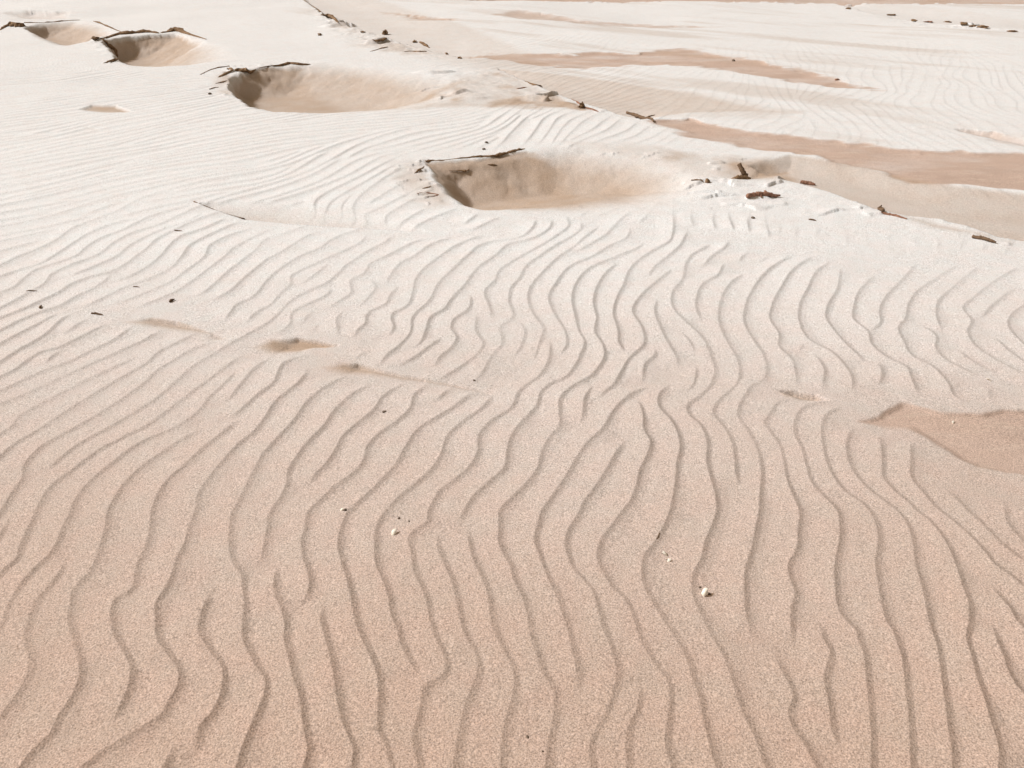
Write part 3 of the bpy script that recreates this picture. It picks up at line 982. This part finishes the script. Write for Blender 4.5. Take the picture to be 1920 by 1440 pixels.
def rock_mesh(rx, ry, rz, seed, jag=0.35, flat=0.0):
    import bmesh
    bm = bmesh.new()
    bmesh.ops.create_icosphere(bm, subdivisions=3, radius=1)
    for v in bm.verts:
        c = np.array(v.co)
        d = fbm(np.array([c[0] * 1.7 + seed * 3.1]), np.array([c[1] * 1.7 + c[2] * 2.3]), seed, 3)[0]
        s = 1 + jag * d
        z = c[2] * s
        if flat: z = math.copysign(min(abs(z), 1 - flat), z)
        v.co = (c[0] * s * rx, c[1] * s * ry, z * rz)
    V = [tuple(v.co) for v in bm.verts]; Fc = [tuple(q.index for q in f.verts) for f in bm.faces]
    bm.free()
    return V, Fc

def pebble(u, v, wpx, label, mat=None, seed=0, group='dark specks and pebbles on the sand', squash=0.55, name='pebble', cat='pebble'):
    r = wpx * mpp(v) / 2
    V, Fc = rock_mesh(r, r * 0.8, r * squash, seed, 0.4)
    o = mesh_obj(name, V, Fc, mat or M_STONE)
    place(o, u, v, seed * 1.3, sink=-r * squash * 0.45)
    return tag(o, label, cat, group)

def crust_clod(u, v, wpx, dm, hpx, rz, label, seed=0, mat=None, group='dark crust lumps by the ruts and hollows', jag=0.75):
    """broken angular lump of dark crust, partly bedded in the sand"""
    k = mpp(v); w = wpx * k / 2; h = hpx * k / 2
    V, Fc = rock_mesh(w, dm, h, seed, jag)
    o = mesh_obj('crust_lump', V, Fc, mat or M_CRUST, False)
    place(o, u, v + hpx * .25, rz, lift=h * .35)
    return tag(o, label, 'crust lump', group)

def brow(pts, label, seed=0, group='dark crust edges along the hollow rims', mat=None):
    """ragged overhanging edge of crust that follows a rim; pts are (u, v, thickness in photo pixels)"""
    r_ = np.random.default_rng(seed)
    P, R = [], []
    for k in range(len(pts) - 1):
        (u0, v0, t0), (u1, v1, t1) = pts[k], pts[k + 1]
        for s in range(3):
            q = s / 3
            P.append((u0 + (u1 - u0) * q, v0 + (v1 - v0) * q)); R.append(t0 + (t1 - t0) * q)
    P.append(pts[-1][:2]); R.append(pts[-1][2])
    W, RR = [], []
    for (u, v), t in zip(P, R):
        x, y = g_hit(u, v)
        W.append((x, y, ground_z(x, y))); RR.append(t * mpp(v) * 0.48)
    W = np.array(W)
    # keep the edge from dropping into the hollow: follow a smoothed line
    for _ in range(2): W[1:-1] = (W[:-2] + 2 * W[1:-1] + W[2:]) / 4
    m = W.mean(0)
    sides, V, Fc = 10, [], []
    n = len(W)
    for i in range(n):
        t = W[min(i + 1, n - 1)] - W[max(i - 1, 0)]; t[2] = 0; t /= np.linalg.norm(t) + 1e-9
        a = np.array([t[1], -t[0], 0])
        r = RR[i] * r_.uniform(0.75, 1.3)
        jz = r_.uniform(-.35, .35) * RR[i]
        for k in range(sides):
            w = 2 * math.pi * k / sides
            f = r_.uniform(0.7, 1.25)
            V.append(W[i] - m + a * math.cos(w) * r * f * 1.5 + np.array([0, 0, math.sin(w) * r * f * 0.95 + jz + RR[i] * .2]))
    for i in range(n - 1):
        for k in range(sides):
            k2 = (k + 1) % sides
            Fc.append((i * sides + k, i * sides + k2, (i + 1) * sides + k2, (i + 1) * sides + k))
    Fc.append(tuple(range(sides))[::-1]); Fc.append(tuple((n - 1) * sides + k for k in range(sides)))
    o = mesh_obj('crust_edge', V, Fc, mat or M_CRUST, False)
    o.location = m
    return tag(o, label, 'crust edge', group)

def shell_mesh(r, dome=0.42, ribs=11, spread=1.15, broken=0.0, seed=0):
    """one fan shaped valve with ribs, a beak and real thickness"""
    r_ = np.random.default_rng(seed)
    NA, NRD = 40, 12
    top, V = [], []
    rim = 1 - broken * np.abs(np.interp(np.linspace(0, 6, NA), range(7), r_.uniform(0, 1, 7)))
    for i in range(NRD):
        f = i / (NRD - 1)
        for k in range(NA):
            a = (k / (NA - 1) * 2 - 1) * spread
            q = f * rim[k] if f > 0.5 else f * (0.5 + 0.5 * rim[k])
            rr = r * q * (1 - 0.12 * (abs(a) / spread) ** 3)
            x, y = rr * math.sin(a), rr * math.cos(a)
            z = r * dome * (math.sin(min(1, q + 0.12) * 2.6) ** 1.0) * math.cos(a / spread * 1.35) ** 0.6 + 0.03 * r * q * math.cos(a * ribs / spread * math.pi)
            V.append((x, y - r * 0.5, z))
    n = len(V); th = r * 0.07
    V += [(x * 0.97, y, z - th) for x, y, z in V]
    Fc = []
    for i in range(NRD - 1):
        for k in range(NA - 1):
            a, b, c, d = i * NA + k, i * NA + k + 1, (i + 1) * NA + k + 1, (i + 1) * NA + k
            Fc.append((a, d, c, b)); Fc.append((a + n, b + n, c + n, d + n))
    for k in range(NA - 1):
        a, b = (NRD - 1) * NA + k, (NRD - 1) * NA + k + 1
        Fc.append((a, a + n, b + n, b))
    for i in range(NRD - 1):
        a, b = i * NA, (i + 1) * NA
        Fc.append((a, a + n, b + n, b))
        a, b = i * NA + NA - 1, (i + 1) * NA + NA - 1
        Fc.append((a, b, b + n, a + n))
    return V, Fc

def shell(u, v, wpx, rz, label, tilt=(0, 0), lift=0.0, seed=0, broken=0.0, dome=0.42, group='white shells on the rippled sand'):
    r = wpx * mpp(v) / 1.7
    V, Fc = shell_mesh(r, dome, seed=seed, broken=broken)
    o = mesh_obj('shell', V, Fc, M_SHELL)
    place(o, u, v, rz, lift=lift)
    o.rotation_euler[0], o.rotation_euler[1] = tilt
    return tag(o, label, 'shell', group)

# shells of the foreground
shell(1321, 1114, 22, 0.9, 'largest bright white shell standing tilted on the near sand', (0.15, -0.75), 0.006, 1, 0.15, 0.5)
shell(739, 1000, 17, 1.2, 'thin white shell lying tilted left of the brightest shell', (0.15, -0.5), 0.004, 2, 0.1, 0.3)
shell(1246, 1040, 17, 2.3, 'half buried pale shell just above the brightest white shell', (0.2, -0.45), 0.002, 3, 0.35, 0.35)
shell(1254, 1052, 13, 0.4, 'small pale shell chip touching the half buried shell', (0.2, -0.5), 0.002, 4, 0.4, 0.3)
shell(642, 957, 10, 0.3, 'tiny white shell with a dark twig end beside it', (0.2, -0.6), 0.002, 5, 0.1, 0.45)
shell(1786, 794, 11, 1.0, 'white shell on the brown hard pan', (0.5, -0.2), 0.002, 6, 0.2, 0.3)
shell(1852, 713, 15, 1.9, 'grey white shell near the right edge above the hard pan', (0.6, 0.2), 0.002, 7, 0.3, 0.3)
# dark specks
pebble(647.5, 957.5, 6, 'dark speck touching the tiny white shell', seed=1)
pebble(1330, 1114.5, 6.5, 'black lump standing in for the shadow of the largest white shell', seed=2)  # shadow beside the shell, built as a dark lump
pebble(1312, 1102, 5, 'brown fleck just behind the largest white shell', seed=3)
pebble(989, 1382.5, 6, 'lone black speck at the bottom of the foreground', seed=4, squash=.4)
pebble(1017, 1411, 4, 'faint brown speck below the lone black speck', seed=5)
pebble(1243, 1038, 4, 'dark speck on the half buried pale shell', seed=6)
pebble(1252, 1051, 5, 'dark speck between the two pale shell pieces', seed=7)
pebble(748, 973, 5, 'dark fleck above the thin tilted white shell', seed=8)
pebble(767, 979, 4, 'smaller fleck right of the dark fleck above the thin shell', seed=9)
pebble(720, 773, 8, 'flat dark fleck alone among the middle ripples', seed=10, squash=.3)
pebble(1411, 409, 8, 'dark pebble on smooth sand right of the main hollow', seed=11)
pebble(912, 268, 6, 'upper dark pebble behind the main hollow', seed=12)
pebble(907, 281, 8, 'lower dark pebble on the back rim of the main hollow', seed=13, squash=.4)
pebble(889, 714, 5, 'dark speck at the end of the middle sand crease', seed=14)
pebble(394, 177, 7, 'dark pebble left of the second hollow', seed=15)
pebble(1375, 115, 6, 'dark pebble on the far brown band', seed=16, squash=.8)
pebble(1569, 151, 8, 'brown pebble near the tip of the far brown band', M_RED, seed=17)
# driftwood and twigs
def stump():
    k = mpp(325)
    root = bpy.data.objects.new('driftwood_stump', None); col.objects.link(root)
    x, y = g_hit(1397, 335); z = ground_z(x, y)
    root.location = (x, y, z)
    tag(root, 'leaning dark driftwood stump with a flat root in a shaded scour', 'driftwood')
    s = k
    V, Fc = tube([(4*s, 0, -.02), (0, 0, 4*s), (-7*s, .01, 15*s), (-13*s, .03, 25*s)], [5*s, 5.5*s, 4.6*s, 3.2*s], 10, .22, 3)
    o = mesh_obj('post', V, Fc, M_WOOD); o.parent = root
    V, Fc = tube([(9*s, -.01, 1*s), (0, -.02, 3*s), (-16*s, -.03, 3.5*s), (-30*s, -.03, 0)], [1.5*s, 4*s, 4.6*s, 1.2*s], 10, .22, 4)
    o = mesh_obj('root', V, Fc, M_CRUST); o.parent = root
stump()
stick(458, 412, 364, 379, .009, 'long dark stick edging a shaded hollow among the left ripples', 'stick', bend=.05, seed=11, rise=.4, taper=.45)
stick(1822, 446, 1866, 458, .011, 'straight dark stick below the rut near the right edge', 'stick', bend=.02, seed=12, rise=.8)
stick(1400, 374, 1462, 371, .017, 'reddish driftwood branch on the white crust by the stump', 'driftwood', mat=M_RED, bend=.1, seed=13, rise=.7, forks=2)
stick(1500, 344, 1528, 349, .016, 'short brown wood chunk right of the stump', 'driftwood', mat=M_RED, bend=.1, seed=14, rise=.5)
stick(1296, 340, 1318, 342, .006, 'thin twig ending at a dark knob left of the stump', seed=15, rise=.6)
pebble(1326, 343, 11, 'round dark knob at the end of the thin twig by the stump', M_CRUST, seed=18, squash=.9)
stick(1654, 401, 1652, 389, .014, 'small upright wood stub on the crust edge above the straight stick', 'driftwood', seed=16, rise=.8)
stick(1652, 400, 1700, 412, .010, 'pale root trailing right from the small wood stub', 'driftwood', mat=M_RED, seed=17, rise=.2)
stick(1175, 214, 1225, 231, .016, 'forked dark stick at the start of the brown band', 'stick', seed=18, rise=.7, forks=2)
stick(1516, 413, 1530, 415, .006, 'tiny twig on pale sand right of the dark pebble', seed=19)
stick(327, 432, 342, 434, .004, 'tiny dark twig below the long dark stick', seed=20)
stick(172, 589, 193, 592, .005, 'flat dark twig left of the small sand ledge', seed=21, rise=.6)
stick(76, 580, 79, 575, .005, 'short upright twig with a drift of sand behind it', seed=22, rise=1)
stick(50, 547, 70, 547, .003, 'faint thin twig in the left ripples above the upright twig', seed=23)
stick(250, 538, 262, 539, .003, 'faint tiny twig above the dark peg', seed=24)
stick(319, 569, 328, 564, .006, 'dark bent peg sticking out of the ripples', seed=25, rise=.9, bend=.4)
stick(1236, 1000, 1230, 1012, .0012, 'hair thin twig above the half buried shell', seed=26)

# rim crust, the shade of its overhang put into the dark colour
brow([(798,305,3),(806,302,4),(822,302,2),(850,299,1.5),(872,297,3),(890,295,4.5),(905,294,5.5),(925,293,4.5),(938,292,6),(950,287,5),(963,284,5.5),(974,282,5),(984,280,1.5)], 'long wavy crust edge with painted overhang shade on the back rim of the main hollow', 1)
brow([(842,321,.8),(862,323,2.5),(872,322,4),(880,321,1)], 'short dark shelf inside the back left of the main hollow', 2)
brow([(914,309,1),(924,311,3.5),(932,311,1)], 'small dark notch inside the main hollow under its crust edge', 3)
brow([(777,326,1),(784,323,3.5),(790,317,2),(796,312,.8)], 'dark crust flake left of the main hollow back corner', 4)
brow([(792,354,1),(800,353,3),(808,351,1)], 'thin crust flake left of the main hollow, middle one', 5)
brow([(782,364,1),(790,361,1.5),(830,366,2),(800,370,1)], 'pale brown crust flake left of the main hollow, nearest one', 6, mat=M_RED)
brow([(376,141,1),(390,133,2),(410,127,2),(430,125,1)], 'thin curved crust edge arching over the left end of the second hollow', 7)
brow([(426,131,3),(432,130,5),(440,134,3),(452,134,8),(463,136,8),(472,136,5),(480,133,1.5)], 'thick dark crust edge on the back left rim of the second hollow', 8)
brow([(486,128,1),(510,125,2),(528,124,4),(545,119,6),(560,122,5.5),(572,122,3),(582,121,1)], 'wavy dark crust edge along the back rim of the second hollow', 9)
brow([(410,145,2),(418,142,5),(426,138,4),(438,133,1.5)], 'dark crust flake climbing the left flank of the second hollow', 10)
brow([(404,157,1),(416,155,4),(428,151,1)], 'thin crust flake left of the second hollow', 11)
brow([(394,168,3),(402,165,2),(410,164,1)], 'small crust flake above the dark pebble by the second hollow', 12)
brow([(190,74,2),(205,70,4),(222,65,6),(240,64,9),(255,62,10),(270,61,8),(285,61,6),(298,63,3)], 'thick dark crust edge on the back rim of the far right hollow', 13)
brow([(302,62,2),(318,60,6),(327,57,11),(334,58,12),(342,61,8),(358,66,4),(372,70,3),(387,74,1.5)], 'peaked dark crust edge at the right end of the far right hollow', 14)
brow([(194,77,3),(200,85,6),(206,91,9),(213,95,9),(218,102,5),(222,110,2)], 'rough dark crust down the left lip of the far right hollow', 15)
brow([(194,119,1),(204,117,4),(214,115,7),(220,111,3)], 'dark crust wedge at the foot of the far right hollow lip', 16)
brow([(0,57,2),(8,51,4),(16,48,7),(26,49,11),(36,50,12),(45,50,9)], 'thick dark crust edge at the left end of the far left hollow', 17)
brow([(46,43,2),(78,43,2),(95,42,3),(108,41,3.5),(128,39,2),(150,38,1)], 'thin dark crust line along the back of the far left hollow', 18)
brow([(175,40,1),(186,43,3.5),(200,49,2.5),(214,55,2),(230,61,1)], 'thin slanting crust line right of the far left hollow', 19)
crust_clod(179, 72, 11, .07, 6, .1, 'small dark crust nub between the two far hollows', 7)
G2 = 'dark crust pieces along the far rut'
brow([(566,-2,1),(578,7,1.5),(590,14,1.5),(600,22,3),(607,27,1)], 'slanting crust edge at the top of the far rut', 20, G2)
brow([(602,29,2),(610,29,5),(618,31,6),(626,36,4),(634,43,1.5)], 'dark crust ledge high on the far rut', 21, G2)
brow([(699,81,1),(710,80,4.5),(720,78,4.5),(726,76,1)], 'dark crust flake below the standing block', 22, G2)
brow([(694,97,1),(706,94,2),(716,91,3),(727,89,1)], 'narrow crust flake on the pale slope below the standing block', 23, G2)
brow([(758,97,1),(775,96,2),(788,98,3),(800,96,1)], 'faint crust flake right of the narrow flake on the pale slope', 24, G2)
brow([(786,79,2),(792,82,6),(798,86,5),(805,90,1.5)], 'dark slanting crust piece on the far rut edge', 25, G2)
crust_clod(722, 62, 9, .07, 11, .2, 'dark block standing beside the far rut', 18, group=G2)
crust_clod(680, 60, 8, .06, 4, .2, 'small dark clod left of the standing block', 21, group=G2)
crust_clod(778, 78, 8, .06, 5, .1, 'small clod on the far rut edge', 22, group=G2)
crust_clod(837, 101, 5, .05, 4, .1, 'tiny dark clod where the far rut flattens', 24, group=G2)
crust_clod(862, 109, 7, .05, 4, .1, 'tiny crust clod at the end of the far rut', 25, group=G2)
crust_clod(600, 65, 8, .07, 5, .1, 'lone dark clod on pale sand left of the far rut', 28, group=G2)
G3 = 'crust pieces on the rut edge below the second hollow'
crust_clod(1091, 198, 10, .045, 13, -.4, 'dark upright crust clod on the rut edge below the second hollow', 15, group=G3)
brow([(968,167,1),(980,166,4),(988,164,1)], 'reddish crust flake left of the rut edge', 26, G3, M_RED)
brow([(985,153,1.5),(995,158,3),(1004,161,4),(1014,161,2)], 'dark crust edge on the rut above the upright clod', 27, G3)
brow([(1072,186,1),(1082,192,3),(1096,203,3.5),(1112,206,4),(1122,210,1)], 'reddish crumbled crust around the upright clod', 28, G3, M_RED)
for i, (u, v, w, d, h, lb) in enumerate([
        (1591, 16, 9, .06, 4, 'leftmost dark clod of the row at the top right'),
        (1672, 28, 16, .06, 3, 'flat crust flake in the clod row at the top right'),
        (1713, 39, 8, .07, 5, 'round dark clod in the top right row'),
        (1741, 41, 15, .06, 4, 'pale brown clod in the top right row'),
        (1776, 41, 9, .06, 4, 'dark clod near the middle of the top right row'),
        (1807, 44, 13, .06, 3.5, 'broad crust piece in the top right row'),
        (1823, 49, 15, .06, 4, 'long dark crust piece in the top right row'),
        (1842, 51, 10, .08, 7, 'tallest dark clod of the top right row'),
        (1898, 59, 12, .06, 3.5, 'last dark clod of the row at the right edge')]):
    crust_clod(u, v, w, d, h, .1 * i, lb, 40 + i, M_RED if i == 3 else None, 'dark clods in a row at the top right')

# --------------------------------------------------------------- sun and sky
SUN_EL, SUN_AZ = math.radians(40), math.radians(-80)     # azimuth from +Y, clockwise
ld = bpy.data.lights.new('sun', 'SUN'); ld.energy = 3.6; ld.angle = math.radians(10.0); ld.color = (0.985, 0.995, 1.0)
sun = bpy.data.objects.new('sun', ld); col.objects.link(sun)
sun.rotation_euler = (math.pi / 2 - SUN_EL, 0, math.pi - SUN_AZ)
sun.location = (-4, 4, 8)
w = bpy.data.worlds.new('World'); scene.world = w; w.use_nodes = True
wt = w.node_tree; bg = wt.nodes['Background']
sky = wt.nodes.new('ShaderNodeTexSky'); sky.sky_type = 'NISHITA'; sky.sun_disc = False
sky.sun_elevation = SUN_EL; sky.sun_rotation = SUN_AZ
sky.air_density = 1.0; sky.dust_density = 3.5; sky.ozone_density = 1.0
hz = wt.nodes.new('ShaderNodeHueSaturation'); hz.inputs['Saturation'].default_value = 0.25   # milky, dusty sky
wt.links.new(sky.outputs[0], hz.inputs['Color'])
wm = wt.nodes.new('ShaderNodeMix'); wm.data_type = 'RGBA'; wm.blend_type = 'MULTIPLY'; wm.inputs[0].default_value = 1.0
wm.inputs[7].default_value = (1.0, 0.74, 0.47, 1)
wt.links.new(hz.outputs[0], wm.inputs[6]); wt.links.new(wm.outputs[2], bg.inputs[0]); bg.inputs[1].default_value = 0.13
scene.view_settings.view_transform = 'Standard'; scene.view_settings.look = 'None'
scene.view_settings.exposure = -0.17; scene.view_settings.gamma = 1.0
